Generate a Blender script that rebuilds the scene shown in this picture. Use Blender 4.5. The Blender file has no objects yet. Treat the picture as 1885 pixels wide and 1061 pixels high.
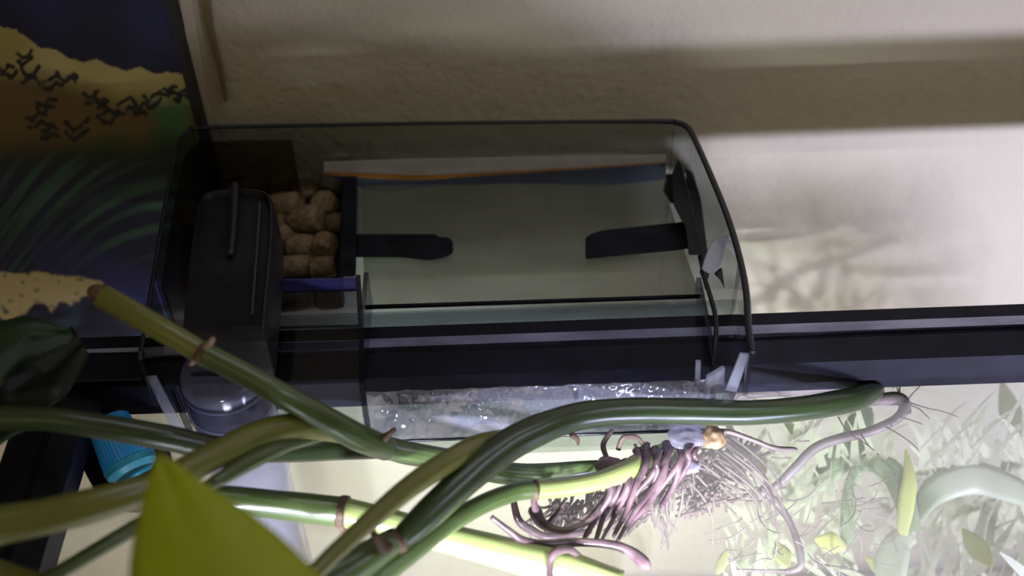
import bpy, bmesh, math, random
from mathutils import Vector, Matrix, noise
random.seed(7)
PI = math.pi
sc = bpy.context.scene
COL = sc.collection

# ------------------------------------------------------------------ camera
FPX, IW, IH = 2200.0, 1885.0, 1061.0
PITCH, ROLL = math.radians(44.0), 0.036
CAM = Vector((0.0, -0.302, 0.292))
FW = Vector((0, math.cos(PITCH), -math.sin(PITCH)))
R0 = Vector((1, 0, 0)); U0 = Vector((0, math.sin(PITCH), math.cos(PITCH)))
RT = R0 * math.cos(ROLL) - U0 * math.sin(ROLL)
UP = U0 * math.cos(ROLL) + R0 * math.sin(ROLL)
cd = bpy.data.cameras.new('camera'); cam = bpy.data.objects.new('camera', cd); COL.objects.link(cam)
m = Matrix((RT, UP, -FW)).transposed().to_4x4(); m.translation = CAM
cam.matrix_world = m
cd.lens = FPX / IW * 36.0; cd.sensor_width = 36.0; cd.clip_start = 0.01
cd.dof.use_dof = True; cd.dof.focus_distance = 0.40; cd.dof.aperture_fstop = 7.0
sc.camera = cam

# ------------------------------------------------------------------ world, lights, exposure
w = bpy.data.worlds.new('room_light'); sc.world = w; w.use_nodes = True
bg = w.node_tree.nodes['Background']
bg.inputs[0].default_value = (1.0, 0.80, 0.44, 1); bg.inputs[1].default_value = 0.135
sc.view_settings.view_transform = 'Standard'; sc.view_settings.look = 'None'
sc.view_settings.exposure = 0.0; sc.view_settings.gamma = 1.0
sc.view_settings.use_curve_mapping = False
sc.cycles.transparent_max_bounces = 40
sc.cycles.sample_clamp_indirect = 3.0

def area(name, loc, target, sx, sy, power, color, spread=PI):
    ld = bpy.data.lights.new(name, 'AREA'); ld.shape = 'RECTANGLE'; ld.size = sx; ld.size_y = sy
    ld.energy = power; ld.color = color; ld.spread = spread
    o = bpy.data.objects.new(name, ld); COL.objects.link(o); o.location = loc
    o.rotation_euler = (Vector(target) - Vector(loc)).to_track_quat('-Z', 'Y').to_euler()
    return o
# LED strip of the tank, low at its front; its light passes over and under the black frame to the wall
area('tank_led_light', (0.36, -0.36, -0.115), (0.42, 0.085, 0.0), 0.34, 0.016, 3.7, (0.68, 0.65, 1.0), math.radians(120))
area('deep_fill_light', (-0.02, -0.37, -0.20), (-0.02, 0.085, -0.29), 0.36, 0.02, 0.5, (1.0, 0.86, 0.86), math.radians(62))  # added fill, brightens the wall seen through the water
# cool light of the hood above the tank
area('hood_light', (0.36, -0.16, 0.42), (0.28, -0.06, 0.0), 0.30, 0.05, 0.20, (0.78, 0.78, 1.0), math.radians(100))
# row of small lights added far above the spillway for its glints
for k in range(6):
    area('overhead_glint_light', (-0.03 + 0.045 * k, 0.03, 0.36), (0.03 + 0.02 * k, -0.05, 0.0), 0.012, 0.006, 0.02, (0.85, 0.9, 1.0))
area('strip_glint_light', (0.03, -0.35, -0.085), (0.02, -0.045, -0.014), 0.26, 0.004, 0.05, (0.9, 0.92, 1.0), math.radians(30))  # added low strip, only there for spillway glints
# small unseen lights added at the tank front, aimed slightly down at the stems and the spillway
for k in range(4):
    area('front_fill_light', (-0.09 + 0.05 * k, -0.30, 0.035), (-0.07 + 0.045 * k, -0.10, -0.060), 0.012, 0.004, 0.20, (0.82, 0.84, 1.0), math.radians(41))
# weak daylight of the room from the camera side
area('room_fill_light', (-0.3, -0.9, 0.7), (0.0, 0.0, 0.0), 0.6, 0.4, 0.25, (1.0, 0.86, 0.6))

# ------------------------------------------------------------------ helpers
def ray(px, py):
    return (FW * FPX + RT * (px - IW / 2) - UP * (py - IH / 2)).normalized()
def W(px, py, z):
    d = ray(px, py); return CAM + d * ((z - CAM.z) / d.z)
def WY(px, py, y):
    d = ray(px, py); return CAM + d * ((y - CAM.y) / d.y)
def pxm(p):                                     # metres per pixel at a point
    return (Vector(p) - CAM).dot(FW) / FPX

def mat(name, color, rough=0.5, metal=0.0, **k):
    M = bpy.data.materials.new(name); M.use_nodes = True
    b = M.node_tree.nodes['Principled BSDF']
    b.inputs['Base Color'].default_value = (*color, 1); b.inputs['Roughness'].default_value = rough
    b.inputs['Metallic'].default_value = metal
    if 'spec' in k: b.inputs['Specular IOR Level'].default_value = k['spec']
    if 'sss' in k:
        b.inputs['Subsurface Weight'].default_value = k['sss']; b.inputs['Subsurface Scale'].default_value = 0.004
    if 'coat' in k: b.inputs['Coat Weight'].default_value = k['coat']; b.inputs['Coat Roughness'].default_value = 0.22
    return M
def nodes(M): return M.node_tree.nodes, M.node_tree.links, M.node_tree.nodes['Principled BSDF']
def noisy(M, c1, c2, scale, detail=4, coord='Object', stretch=(1, 1, 1), bump=0.0, lo=0.35, hi=0.65, bdist=0.001):
    N, L, b = nodes(M)
    tc = N.new('ShaderNodeTexCoord'); mp = N.new('ShaderNodeMapping'); mp.inputs['Scale'].default_value = stretch
    n = N.new('ShaderNodeTexNoise'); n.inputs['Scale'].default_value = scale; n.inputs['Detail'].default_value = detail
    r = N.new('ShaderNodeValToRGB'); r.color_ramp.elements[0].position = lo; r.color_ramp.elements[1].position = hi
    r.color_ramp.elements[0].color = (*c1, 1); r.color_ramp.elements[1].color = (*c2, 1)
    L.new(tc.outputs[coord], mp.inputs['Vector']); L.new(mp.outputs[0], n.inputs['Vector'])
    L.new(n.outputs['Fac'], r.inputs[0]); L.new(r.outputs[0], b.inputs['Base Color'])
    if bump:
        bp = N.new('ShaderNodeBump'); bp.inputs['Strength'].default_value = bump; bp.inputs['Distance'].default_value = bdist
        L.new(n.outputs['Fac'], bp.inputs['Height']); L.new(bp.outputs[0], b.inputs['Normal'])
    return M
def clear(name, tint, gloss=(0.9, 0.9, 1.0), rough=0.05, ior=1.45, film=0.0, filmcol=(0.5, 0.5, 0.5), bump=None, translucent=0.0):
    """clear plastic, glass or a water surface: tinted transparency + a fresnel gloss + a little surface film"""
    M = bpy.data.materials.new(name); M.use_nodes = True
    N, L = M.node_tree.nodes, M.node_tree.links
    N.remove(N['Principled BSDF']); out = N['Material Output']
    t = N.new('ShaderNodeBsdfTransparent'); t.inputs[0].default_value = (*tint, 1)
    g = N.new('ShaderNodeBsdfGlossy'); g.inputs[0].default_value = (*gloss, 1); g.inputs['Roughness'].default_value = rough
    f = N.new('ShaderNodeFresnel')
    ge = N.new('ShaderNodeNewGeometry'); mi = N.new('ShaderNodeMapRange')     # thin shell: the same gloss from either side
    mi.inputs['To Min'].default_value = ior; mi.inputs['To Max'].default_value = 1.0 / ior
    L.new(ge.outputs['Backfacing'], mi.inputs['Value']); L.new(mi.outputs[0], f.inputs[0])
    mx = N.new('ShaderNodeMixShader'); L.new(f.outputs[0], mx.inputs[0])
    base = t
    if film:
        d = N.new('ShaderNodeBsdfDiffuse'); d.inputs[0].default_value = (*filmcol, 1)
        tl = N.new('ShaderNodeBsdfTranslucent'); tl.inputs[0].default_value = (*filmcol, 1)
        md = N.new('ShaderNodeMixShader'); md.inputs[0].default_value = translucent
        L.new(d.outputs[0], md.inputs[1]); L.new(tl.outputs[0], md.inputs[2])
        m2 = N.new('ShaderNodeMixShader')
        n = N.new('ShaderNodeTexNoise'); n.inputs['Scale'].default_value = 28; n.inputs['Detail'].default_value = 5
        tc = N.new('ShaderNodeTexCoord'); L.new(tc.outputs['Object'], n.inputs['Vector'])
        mr = N.new('ShaderNodeMapRange'); mr.inputs['From Min'].default_value = 0.3; mr.inputs['From Max'].default_value = 0.7
        mr.inputs['To Min'].default_value = film * 0.55; mr.inputs['To Max'].default_value = film * 1.35
        L.new(n.outputs['Fac'], mr.inputs['Value']); L.new(mr.outputs[0], m2.inputs[0])
        L.new(t.outputs[0], m2.inputs[1]); L.new(md.outputs[0], m2.inputs[2]); base = m2
    L.new(base.outputs[0], mx.inputs[1]); L.new(g.outputs[0], mx.inputs[2]); L.new(mx.outputs[0], out.inputs[0])
    if bump:
        sc_, st, dist, strch = bump
        tc2 = N.new('ShaderNodeTexCoord'); mp = N.new('ShaderNodeMapping'); mp.inputs['Scale'].default_value = strch
        n2 = N.new('ShaderNodeTexNoise'); n2.inputs['Scale'].default_value = sc_; n2.inputs['Detail'].default_value = 2
        bp = N.new('ShaderNodeBump'); bp.inputs['Strength'].default_value = st; bp.inputs['Distance'].default_value = dist
        L.new(tc2.outputs['Object'], mp.inputs[0]); L.new(mp.outputs[0], n2.inputs['Vector'])
        L.new(n2.outputs['Fac'], bp.inputs['Height']); L.new(bp.outputs[0], g.inputs['Normal']); L.new(bp.outputs[0], f.inputs['Normal'])
    return M

def obj(name, verts, faces, material=None, parent=None, smooth=False, uvs=None):
    me = bpy.data.meshes.new(name); me.from_pydata([tuple(v) for v in verts], [], faces); me.update()
    if uvs is not None:
        ul = me.uv_layers.new(name='UVMap')
        for lp in me.loops: ul.data[lp.index].uv = uvs[lp.vertex_index]
    if smooth:
        me.shade_smooth()
    o = bpy.data.objects.new(name, me); COL.objects.link(o)
    if material: me.materials.append(material)
    if parent: o.parent = parent
    return o
def tag(o, label=None, cat=None, group=None, kind=None):
    if label: o['label'] = label
    if cat: o['category'] = cat
    if group: o['group'] = group
    if kind: o['kind'] = kind
    return o
def empty(name, loc, label, cat, group=None):
    o = bpy.data.objects.new(name, None); COL.objects.link(o); o.empty_display_size = 0.01
    tag(o, label, cat, group)
    o['_loc'] = list(loc)
    return o
def fix(o, base):                               # bring an Empty to its thing's base; the parts keep their places
    del o['_loc']
    o.location = base
    for c in o.children: c.location = c.location - Vector(base)

def spline(pts, n=8):
    """Catmull-Rom through lists of floats"""
    P = [pts[0]] + list(pts) + [pts[-1]]; out = []
    for i in range(1, len(P) - 2):
        for k in range(n):
            t = k / n; a, b, c, d = P[i - 1], P[i], P[i + 1], P[i + 2]
            out.append([0.5 * (2 * b[j] + (c[j] - a[j]) * t + (2 * a[j] - 5 * b[j] + 4 * c[j] - d[j]) * t * t + (3 * b[j] - a[j] - 3 * c[j] + d[j]) * t ** 3) for j in range(len(b))])
    out.append(list(pts[-1])); return out
def tube_data(path, sides=12, wob=0.0, cap=True, flat=1.0):
    """path: [(Vector, radius)]"""
    V, F, UV = [], [], []
    n = len(path); ref = Vector((0, 0, 1)); L = 0.0
    prev = None
    for i, (p, r) in enumerate(path):
        a = path[max(i - 1, 0)][0]; b = path[min(i + 1, n - 1)][0]
        t = (b - a).normalized() if (b - a).length > 1e-9 else Vector((1, 0, 0))
        if prev is None:
            s = t.cross(ref);  s = s.normalized() if s.length > 1e-4 else Vector((1, 0, 0))
        else:
            s = (prev - t * prev.dot(t)).normalized()
        prev = s; u = s.cross(t)
        if i: L += (p - path[i - 1][0]).length
        for k in range(sides):
            an = 2 * PI * k / sides
            rr = r * (1 + wob * noise.noise(Vector((L * 90, math.cos(an) * 1.3, math.sin(an) * 1.3 + p.x * 10))))
            V.append(p + (s * math.cos(an) + u * math.sin(an) * flat) * rr); UV.append((k / sides, L * 20))
    for i in range(n - 1):
        for k in range(sides):
            k2 = (k + 1) % sides
            F.append((i * sides + k, i * sides + k2, (i + 1) * sides + k2, (i + 1) * sides + k))
    if cap:
        F.append(tuple(range(sides))[::-1]); F.append(tuple((n - 1) * sides + k for k in range(sides)))
    F = [tuple(reversed(f)) for f in F]
    return V, F, UV
def px_path(pts, n=6):
    """pts: (px, py, z, diameter in px) -> [(Vector, radius m)]"""
    q = []
    for (x, y, z, d) in pts:
        p = W(x, y, z); q.append((p.x, p.y, p.z, d * 0.5 * pxm(p)))
    return [(Vector(s[:3]), s[3]) for s in spline(q, n)]
def tube(name, pts, material, parent=None, sides=14, wob=0.06, n=6, world=False):
    path = [(Vector(p[:3]), p[3]) for p in spline(pts, n)] if world else px_path(pts, n)
    V, F, UV = tube_data(path, sides, wob)
    return obj(name, V, F, material, parent, True, UV)
def box(name, lo, hi, material, parent=None, bevel=0.0, rot=None):
    bm = bmesh.new(); bmesh.ops.create_cube(bm, size=1.0)
    lo, hi = Vector(lo), Vector(hi); s = hi - lo; c = (lo + hi) / 2
    for v in bm.verts: v.co = Vector((v.co.x * s.x, v.co.y * s.y, v.co.z * s.z)) + c
    if bevel: bmesh.ops.bevel(bm, geom=bm.edges[:], offset=bevel, segments=3, affect='EDGES', profile=0.5)
    me = bpy.data.meshes.new(name); bm.to_mesh(me); bm.free(); me.materials.append(material)
    o = bpy.data.objects.new(name, me); COL.objects.link(o)
    if parent: o.parent = parent
    return o
def prism(name, top, bot, material, parent=None, bevel=0.0, smooth=False):
    """closed solid between two point loops of the same length"""
    bm = bmesh.new(); n = len(top)
    a = [bm.verts.new(v) for v in top]; b = [bm.verts.new(v) for v in bot]
    bm.faces.new(a); bm.faces.new(b[::-1])
    for k in range(n): bm.faces.new((a[k], b[k], b[(k + 1) % n], a[(k + 1) % n]))
    bmesh.ops.recalc_face_normals(bm, faces=bm.faces[:])
    if bevel: bmesh.ops.bevel(bm, geom=bm.edges[:], offset=bevel, segments=3, affect='EDGES', profile=0.5)
    me = bpy.data.meshes.new(name); bm.to_mesh(me); bm.free(); me.materials.append(material)
    if smooth: me.shade_smooth()
    o = bpy.data.objects.new(name, me); COL.objects.link(o)
    if parent: o.parent = parent
    return o
def loopz(pts, z): return [W(x, y, z) for x, y in pts]
def down(loop, z, k=1.0):
    c = sum(loop, Vector()) / len(loop)
    return [Vector((c.x + (p.x - c.x) * k, c.y + (p.y - c.y) * k, z)) for p in loop]
def sweep(name, line, thick, z0, z1, material, parent=None, draft=0.0):
    """a thin upright wall that follows a line of points"""
    n = len(line); V = []; F = []
    for z, dr in ((z0, 0.0), (z1, draft)):
        for s in (-0.5, 0.5):
            for i, p in enumerate(line):
                a = line[max(i - 1, 0)]; b = line[min(i + 1, n - 1)]
                t = (b - a); t.z = 0; t.normalize(); nn = Vector((-t.y, t.x, 0))
                q = p + nn * (s * thick + dr); V.append((q.x, q.y, z))
    A, B, C_, D = 0, n, 2 * n, 3 * n
    for i in range(n - 1):
        F += [(A + i, A + i + 1, B + i + 1, B + i), (C_ + i, D + i, D + i + 1, C_ + i + 1), (A + i, C_ + i, C_ + i + 1, A + i + 1), (B + i, B + i + 1, D + i + 1, D + i)]
    F += [(A, B, D, C_), (A + n - 1, C_ + n - 1, D + n - 1, B + n - 1)]
    return obj(name, V, F, material, parent)

# ------------------------------------------------------------------ materials
WALLY = 0.085
M_wall = mat('wall_paint', (0.50, 0.455, 0.37), 0.7, spec=0.3)
def wall_mat(M):
    N, L, b = nodes(M)
    tc = N.new('ShaderNodeTexCoord')
    n1 = N.new('ShaderNodeTexNoise'); n1.inputs['Scale'].default_value = 260; n1.inputs['Detail'].default_value = 3
    n2 = N.new('ShaderNodeTexNoise'); n2.inputs['Scale'].default_value = 85; n2.inputs['Detail'].default_value = 3
    mm = N.new('ShaderNodeMath'); mm.operation = 'MULTIPLY_ADD'; mm.inputs[1].default_value = 0.6
    bp = N.new('ShaderNodeBump'); bp.inputs['Strength'].default_value = 0.8; bp.inputs['Distance'].default_value = 0.0011
    L.new(tc.outputs['Object'], n1.inputs['Vector']); L.new(tc.outputs['Object'], n2.inputs['Vector'])
    L.new(n1.outputs['Fac'], mm.inputs[0]); L.new(n2.outputs['Fac'], mm.inputs[2]); L.new(mm.outputs[0], bp.inputs['Height'])
    L.new(bp.outputs[0], b.inputs['Normal'])
    r = N.new('ShaderNodeValToRGB'); r.color_ramp.elements[0].color = (0.46, 0.41, 0.29, 1); r.color_ramp.elements[1].color = (0.53, 0.48, 0.36, 1)
    n3 = N.new('ShaderNodeTexNoise'); n3.inputs['Scale'].default_value = 14
    L.new(tc.outputs['Object'], n3.inputs['Vector']); L.new(n3.outputs['Fac'], r.inputs[0]); L.new(r.outputs[0], b.inputs['Base Color'])
wall_mat(M_wall)
M_black = noisy(mat('black_plastic', (0.01, 0.01, 0.012), 0.5, spec=0.22), (0.006, 0.006, 0.011), (0.011, 0.012, 0.024), 120, bump=0.15, bdist=0.0003)
M_groove = noisy(mat('dusty_lit_plastic', (0.1, 0.1, 0.14), 0.45), (0.24, 0.24, 0.36), (0.42, 0.42, 0.58), 160, stretch=(0.25, 1, 1))  # pale lilac stands in for light on the dusty groove
M_smoke = clear('smoky_clear_plastic', (0.72, 0.75, 0.74), rough=0.06, ior=1.35)
M_smoke2 = clear('dark_smoky_plastic', (0.42, 0.43, 0.47), rough=0.08, ior=1.35)
M_matte = clear('smoky_inner_plastic', (0.70, 0.73, 0.74), rough=0.3, ior=1.03)
M_shade_shell = clear('shaded_smoky_plastic', (0.62, 0.55, 0.48), rough=0.3, ior=1.1)
M_edge = mat('dark_plastic_edge', (0.012, 0.015, 0.022), 0.25)
M_dark = noisy(mat('charcoal_plastic', (0.015, 0.015, 0.02), 0.4, spec=0.3), (0.010, 0.010, 0.013), (0.022, 0.022, 0.028), 60)
M_clip = noisy(mat('black_clip', (0.01, 0.01, 0.014), 0.6, spec=0.15), (0.004, 0.004, 0.007), (0.012, 0.013, 0.022), 90)
M_clearpl = clear('clear_plastic', (0.86, 0.88, 0.92), rough=0.08, ior=1.5, film=0.28, filmcol=(0.65, 0.66, 0.78), translucent=0.5)
M_glass = clear('tank_glass', (0.93, 0.96, 0.95), rough=0.02, ior=1.15)

# ------------------------------------------------------------------ room
def grid_wall():
    o = obj('wall_back', [(-0.6, WALLY, -0.6), (0.9, WALLY, -0.6), (0.9, WALLY, 1.1), (-0.6, WALLY, 1.1),
                          (-0.6, WALLY + .05, -0.6), (0.9, WALLY + .05, -0.6), (0.9, WALLY + .05, 1.1), (-0.6, WALLY + .05, 1.1)],
            [(0, 1, 2, 3), (7, 6, 5, 4), (0, 4, 5, 1), (2, 6, 7, 3), (0, 3, 7, 4), (1, 5, 6, 2)], M_wall)
    tag(o, kind='structure')
grid_wall()
M_table = noisy(mat('table_top', (0.35, 0.27, 0.2), 0.5), (0.45, 0.36, 0.26), (0.56, 0.46, 0.34), 6, stretch=(1, 8, 1))
tb = box('stand_top', (-0.6, -0.7, -0.345), (0.9, 0.083, -0.325), M_table); tag(tb, 'pale wooden stand top under the aquarium', 'table')

# ------------------------------------------------------------------ picture
def seg(p, a, b):
    ax, ay = a; bx, by = b; dx, dy = bx - ax, by - ay
    t = max(0, min(1, ((p[0] - ax) * dx + (p[1] - ay) * dy) / (dx * dx + dy * dy + 1e-9)))
    return math.hypot(p[0] - ax - t * dx, p[1] - ay - t * dy)
def lerp3(a, b, t): t = max(0, min(1, t)); return tuple(a[i] + (b[i] - a[i]) * t for i in range(3))
def curve(x, pts):
    if x <= pts[0][0]: return pts[0][1]
    for (a, b), (c, d) in zip(pts, pts[1:]):
        if x <= c: return b + (d - b) * (x - a) / (c - a)
    return pts[-1][1]
SQ = []
rs = random.Random(3)
for (cx, cy, s) in [(45, 108, 16), (15, 132, 17), (58, 140, 20), (100, 152, 22), (82, 195, 20), (70, 222, 22), (172, 182, 17), (88, 245, 18), (140, 240, 26), (200, 215, 20), (235, 195, 22), (280, 185, 20), (310, 168, 14), (335, 175, 16), (130, 143, 10), (190, 192, 12), (255, 205, 14)]:
    for q in range(2):
        a0 = rs.uniform(-0.7, 0.5); x0, y0 = cx + rs.uniform(-4, 4), cy + (q - 0.5) * s * 0.7
        pl = [(x0 - s * 0.8 + s * 0.53 * k, y0 + math.sin(k * 1.9 + a0 * 3) * s * 0.42 + a0 * (k - 1.5) * 4) for k in range(4)]
        SQ += list(zip(pl, pl[1:]))
def paint(px, py):
    n = noise.noise(Vector((px * 0.012, py * 0.012, 1.3))); nf = noise.noise(Vector((px * 0.09, py * 0.09, 4)))
    navy = (0.005, 0.006, 0.022); ink = (0.012, 0.011, 0.014)
    top = curve(px, [(0, 48), (30, 55), (50, 70), (75, 88), (100, 90), (130, 108), (155, 114), (178, 108), (205, 122), (232, 130), (258, 122), (285, 136), (310, 132), (345, 136)])
    mid = curve(px, [(0, 128), (60, 138), (120, 150), (170, 160), (220, 185), (260, 180), (300, 182), (345, 172)])
    if py < top + nf * 2.5:
        return lerp3(navy, (0.010, 0.012, 0.055), (n + 0.25 + 0.5 * (1 - py / 90)) + nf * 0.3)
    edge_t = (py - top - nf * 2.5) / 1.6
    lowf = curve(px, [(0, 500), (30, 505), (70, 500), (110, 508), (150, 510), (190, 520), (230, 560)])
    lowb = curve(px, [(0, 585), (18, 600), (30, 585), (50, 575), (60, 558), (85, 560), (95, 575), (110, 556), (140, 562), (150, 548), (180, 545)]) + nf * 6
    if py > lowf + nf * 3 and px < 190 and py < lowb:
        c = (0.50, 0.42, 0.22)
        if noise.noise(Vector((px * 0.06, py * 0.1, 9))) > 0.42: c = (0.06, 0.08, 0.09)
        return c
    if py > lowf + nf * 3:
        s = noise.noise(Vector((px * 0.02 + py * 0.01, py * 0.07, 3)))
        return lerp3((0.008, 0.010, 0.035), (0.02, 0.055, 0.10), s * 1.4 + 0.1)
    cream = lerp3((0.34, 0.28, 0.09), (0.46, 0.38, 0.16), n + 0.5)
    green = lerp3((0.035, 0.075, 0.022), (0.05, 0.16, 0.06), (px - 230) / 90 - abs(py - 205) / 70)
    brown = (0.13, 0.085, 0.030)
    und = lerp3(brown, green, n * 1.6 + 0.5 + (px - 200) / 200)
    c = lerp3(cream, und, (py - mid + 18 + n * 14) / 40)
    c = lerp3(c, (0.014, 0.024, 0.010), (py - 235 + n * 20) / 55)
    if py > 270:                                                     # curved blue brush strokes
        u = py - 0.0022 * (px - 330) ** 2 - 300 + 60
        s = noise.noise(Vector((u * 0.055, px * 0.006, 7)))
        b = lerp3((0.008, 0.012, 0.040), (0.030, 0.085, 0.060), s * 2.2 + 0.25)
        if py > 420: b = lerp3(b, (0.022, 0.026, 0.13), (py - 420) / 60 * (0.6 + n))
        c = lerp3(c, b, (py - 270 + 30 * s) / 60)
    dmin = 99
    if 90 < py < 262:
        for a, b in SQ:
            if abs(px - a[0]) < 30 and abs(py - a[1]) < 30:
                dmin = min(dmin, seg((px, py), a, b))
        c = lerp3((0.010, 0.010, 0.04), c, edge_t)
        c = lerp3(ink, c, (dmin - 2.8 - nf * 4) / 2.0)
    return c
def picture():
    root = empty('wall_picture', (0, 0, 0), 'unframed painting of cream foam over dark blue and green streaks hanging on the wall', 'painting')
    py_ = WALLY - 0.008
    tr = WY(312, 0, py_); br = WY(372, 238, py_)
    dirv = (br - tr).normalized()
    bl = WY(150, 632, py_); zb = bl.z
    tr2 = tr - dirv * 0.12
    br2 = tr + dirv * ((zb - tr.z) / dirv.z)
    left = -0.34
    nx, nz = 400, 420; V = []; F = []; cols = []
    for j in range(nz + 1):
        z = zb + (tr2.z - zb) * j / nz
        xr = br2.x + (tr2.x - br2.x) * j / nz - 0.0018
        for i in range(nx + 1):
            x = left + (xr - left) * i / nx
            V.append((x, py_, z))
            v = Vector((x, py_, z)) - CAM; d = v.dot(FW)
            px = IW / 2 + v.dot(RT) / d * FPX; py = IH / 2 - v.dot(UP) / d * FPX
            cols.append(paint(px, py))
    for j in range(nz):
        for i in range(nx):
            a = j * (nx + 1) + i; F.append((a, a + 1, a + nx + 2, a + nx + 1))
    Mp = mat('painted_canvas', (0.1, 0.1, 0.1), 0.7)
    N, L, b = nodes(Mp); at = N.new('ShaderNodeAttribute'); at.attribute_name = 'paint'; L.new(at.outputs['Color'], b.inputs['Base Color'])
    tc = N.new('ShaderNodeTexCoord'); nn = N.new('ShaderNodeTexNoise'); nn.inputs['Scale'].default_value = 900
    bp = N.new('ShaderNodeBump'); bp.inputs['Strength'].default_value = 0.3; bp.inputs['Distance'].default_value = 0.0004
    L.new(tc.outputs['Object'], nn.inputs['Vector']); L.new(nn.outputs['Fac'], bp.inputs['Height']); L.new(bp.outputs[0], b.inputs['Normal'])
    o = obj('canvas', V, F, Mp, root)
    ca = o.data.color_attributes.new('paint', 'FLOAT_COLOR', 'POINT')
    ca.data.foreach_set('color', [x for c in cols for x in (c[0] * 1.1, c[1] * 1.1, c[2] * 1.1, 1.0)])
    # canvas body and dark wrapped edge
    def q(x, y, z): return Vector((x, y, z))
    body_f = [q(left, py_ + 0.0006, zb), q(br2.x - .0018, py_ + .0006, zb), q(tr2.x - .0018, py_ + .0006, tr2.z), q(left, py_ + .0006, tr2.z)]
    body_b = [p + Vector((0, 0.0068, 0)) for p in body_f]
    prism('stretcher', body_f, body_b, M_edge, root)
    e_f = [q(br2.x - .0020, py_ - 0.0004, zb), q(br2.x + .0006, py_ - .0004, zb), q(tr2.x + .0006, py_ - .0004, tr2.z), q(tr2.x - .0020, py_ - .0004, tr2.z)]
    e_b = [p + Vector((0, 0.0078, 0)) for p in e_f]
    tag(prism('edge_strip', e_f, e_b, mat('dark_edge_paint', (0.012, 0.010, 0.008), 0.6), root), 'near-black wrapped side edge')
    fix(root, (left, py_, zb))
picture()
# slim taper hanging on the wall, pale strip beside the picture
M_pale = mat('pale_strip', (0.55, 0.49, 0.34), 0.6)
a0, a1, b0, b1 = WY(320, -60, WALLY - .001), WY(345, -60, WALLY - .001), WY(390, 232, WALLY - .001), WY(372, 232, WALLY - .001)
tr_ = prism('trim_1', [a0, a1, b0, b1], [p + Vector((0, .0009, 0)) for p in (a0, a1, b0, b1)], M_pale); tag(tr_, kind='structure')
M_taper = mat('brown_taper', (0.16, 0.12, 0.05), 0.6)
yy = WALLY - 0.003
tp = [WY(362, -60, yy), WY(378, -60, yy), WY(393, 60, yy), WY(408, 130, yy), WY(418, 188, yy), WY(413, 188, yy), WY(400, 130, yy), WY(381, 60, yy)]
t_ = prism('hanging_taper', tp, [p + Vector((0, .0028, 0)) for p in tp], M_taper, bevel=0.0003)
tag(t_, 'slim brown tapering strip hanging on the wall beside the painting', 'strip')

# ------------------------------------------------------------------ aquarium
TX0 = W(72, 650, 0.0).x; TX1 = 0.62
RB0, RB1 = -0.0165, -0.0385                       # rim: outer and inner y of the back rail
FY = -0.42
tank = empty('aquarium', (0, 0, 0), 'glass aquarium with a ribbed black plastic top frame below the wall', 'aquarium')
def rail_profile():
    # (offset inward from outer edge, z); groove floor raised to catch light
    return [(0.0, -0.028), (0.0, 0.0), (0.0060, 0.0002), (0.0066, 0.0012), (0.0108, 0.0014), (0.0112, -0.0004), (0.0126, -0.0004), (0.0132, 0.0002), (0.0215, -0.0020), (0.0215, -0.012), (0.018, -0.012), (0.018, -0.020), (0.003, -0.020), (0.003, -0.028)]
def rail(name, p0, p1, inward, dusty_lit=False):
    pr = rail_profile(); n = len(pr); V = []; F = []
    for p in (p0, p1):
        for (u, z) in pr: V.append(Vector(p) + Vector(inward) * u + Vector((0, 0, z)))
    for i in range(n): F.append((i, (i + 1) % n, n + (i + 1) % n, n + i))
    F.append(tuple(range(n))[::-1]); F.append(tuple(range(n, 2 * n)))
    o = obj(name, V, F, M_black, tank); o.data.materials.append(M_groove)
    if dusty_lit: o.data.polygons[3].material_index = 1; o.data.polygons[6].material_index = 1
    bm = bmesh.new(); bm.from_mesh(o.data); bmesh.ops.recalc_face_normals(bm, faces=bm.faces[:]); bm.to_mesh(o.data); bm.free()
    return o
rail('frame_rail', (TX0, RB0, 0), (TX1, RB0, 0), (0, -1, 0), True)
rail('frame_rail', (TX0, FY, 0), (TX1, FY, 0), (0, 1, 0))
rail('frame_rail', (TX0, RB0, 0.0002), (TX0, FY, 0.0002), (1, 0, 0))
rail('frame_rail', (TX1, RB0, 0.0002), (TX1, FY, 0.0002), (-1, 0, 0))
g = 0.004
box('glass_pane', (TX0 + g, RB0 - 0.0075, -0.32), (TX1 - g, RB0 - 0.0035, -0.004), M_glass, tank)
box('glass_pane', (TX0 + g, FY + 0.0035, -0.32), (TX1 - g, FY + 0.0075, -0.004), M_glass, tank)
box('glass_pane', (TX0 + 0.0035, FY + 0.008, -0.32), (TX0 + 0.0075, RB0 - 0.008, -0.004), M_glass, tank)
box('glass_pane', (TX1 - 0.0075, FY + 0.008, -0.32), (TX1 - 0.0035, RB0 - 0.008, -0.004), M_glass, tank)
box('bottom_pane', (TX0 + g, FY + 0.0035, -0.3245), (TX1 - g, RB0 - .0035, -0.3205), M_glass, tank)
fix(tank, ((TX0 + TX1) / 2, (RB0 + FY) / 2, -0.3245))
M_sand = noisy(mat('sand', (0.6, 0.5, 0.38), 0.9), (0.42, 0.34, 0.24), (0.68, 0.6, 0.48), 220, bump=0.5, bdist=0.002)
bm = bmesh.new()
NX, NY = 60, 30; V = []; F = []
for j in range(NY + 1):
    for i in range(NX + 1):
        x = TX0 + .009 + (TX1 - TX0 - .018) * i / NX; y = FY + .009 + (RB0 - FY - .018) * j / NY
        V.append((x, y, -0.29 + 0.008 * noise.noise(Vector((x * 14, y * 14, 0)))))
for j in range(NY):
    for i in range(NX):
        a = j * (NX + 1) + i; F.append((a, a + 1, a + NX + 2, a + NX + 1))
bm.free()
s_ = obj('sand_bed', V, F, M_sand, None, True); tag(s_, 'pale sand covering the aquarium bottom', 'sand', kind='stuff')
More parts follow.
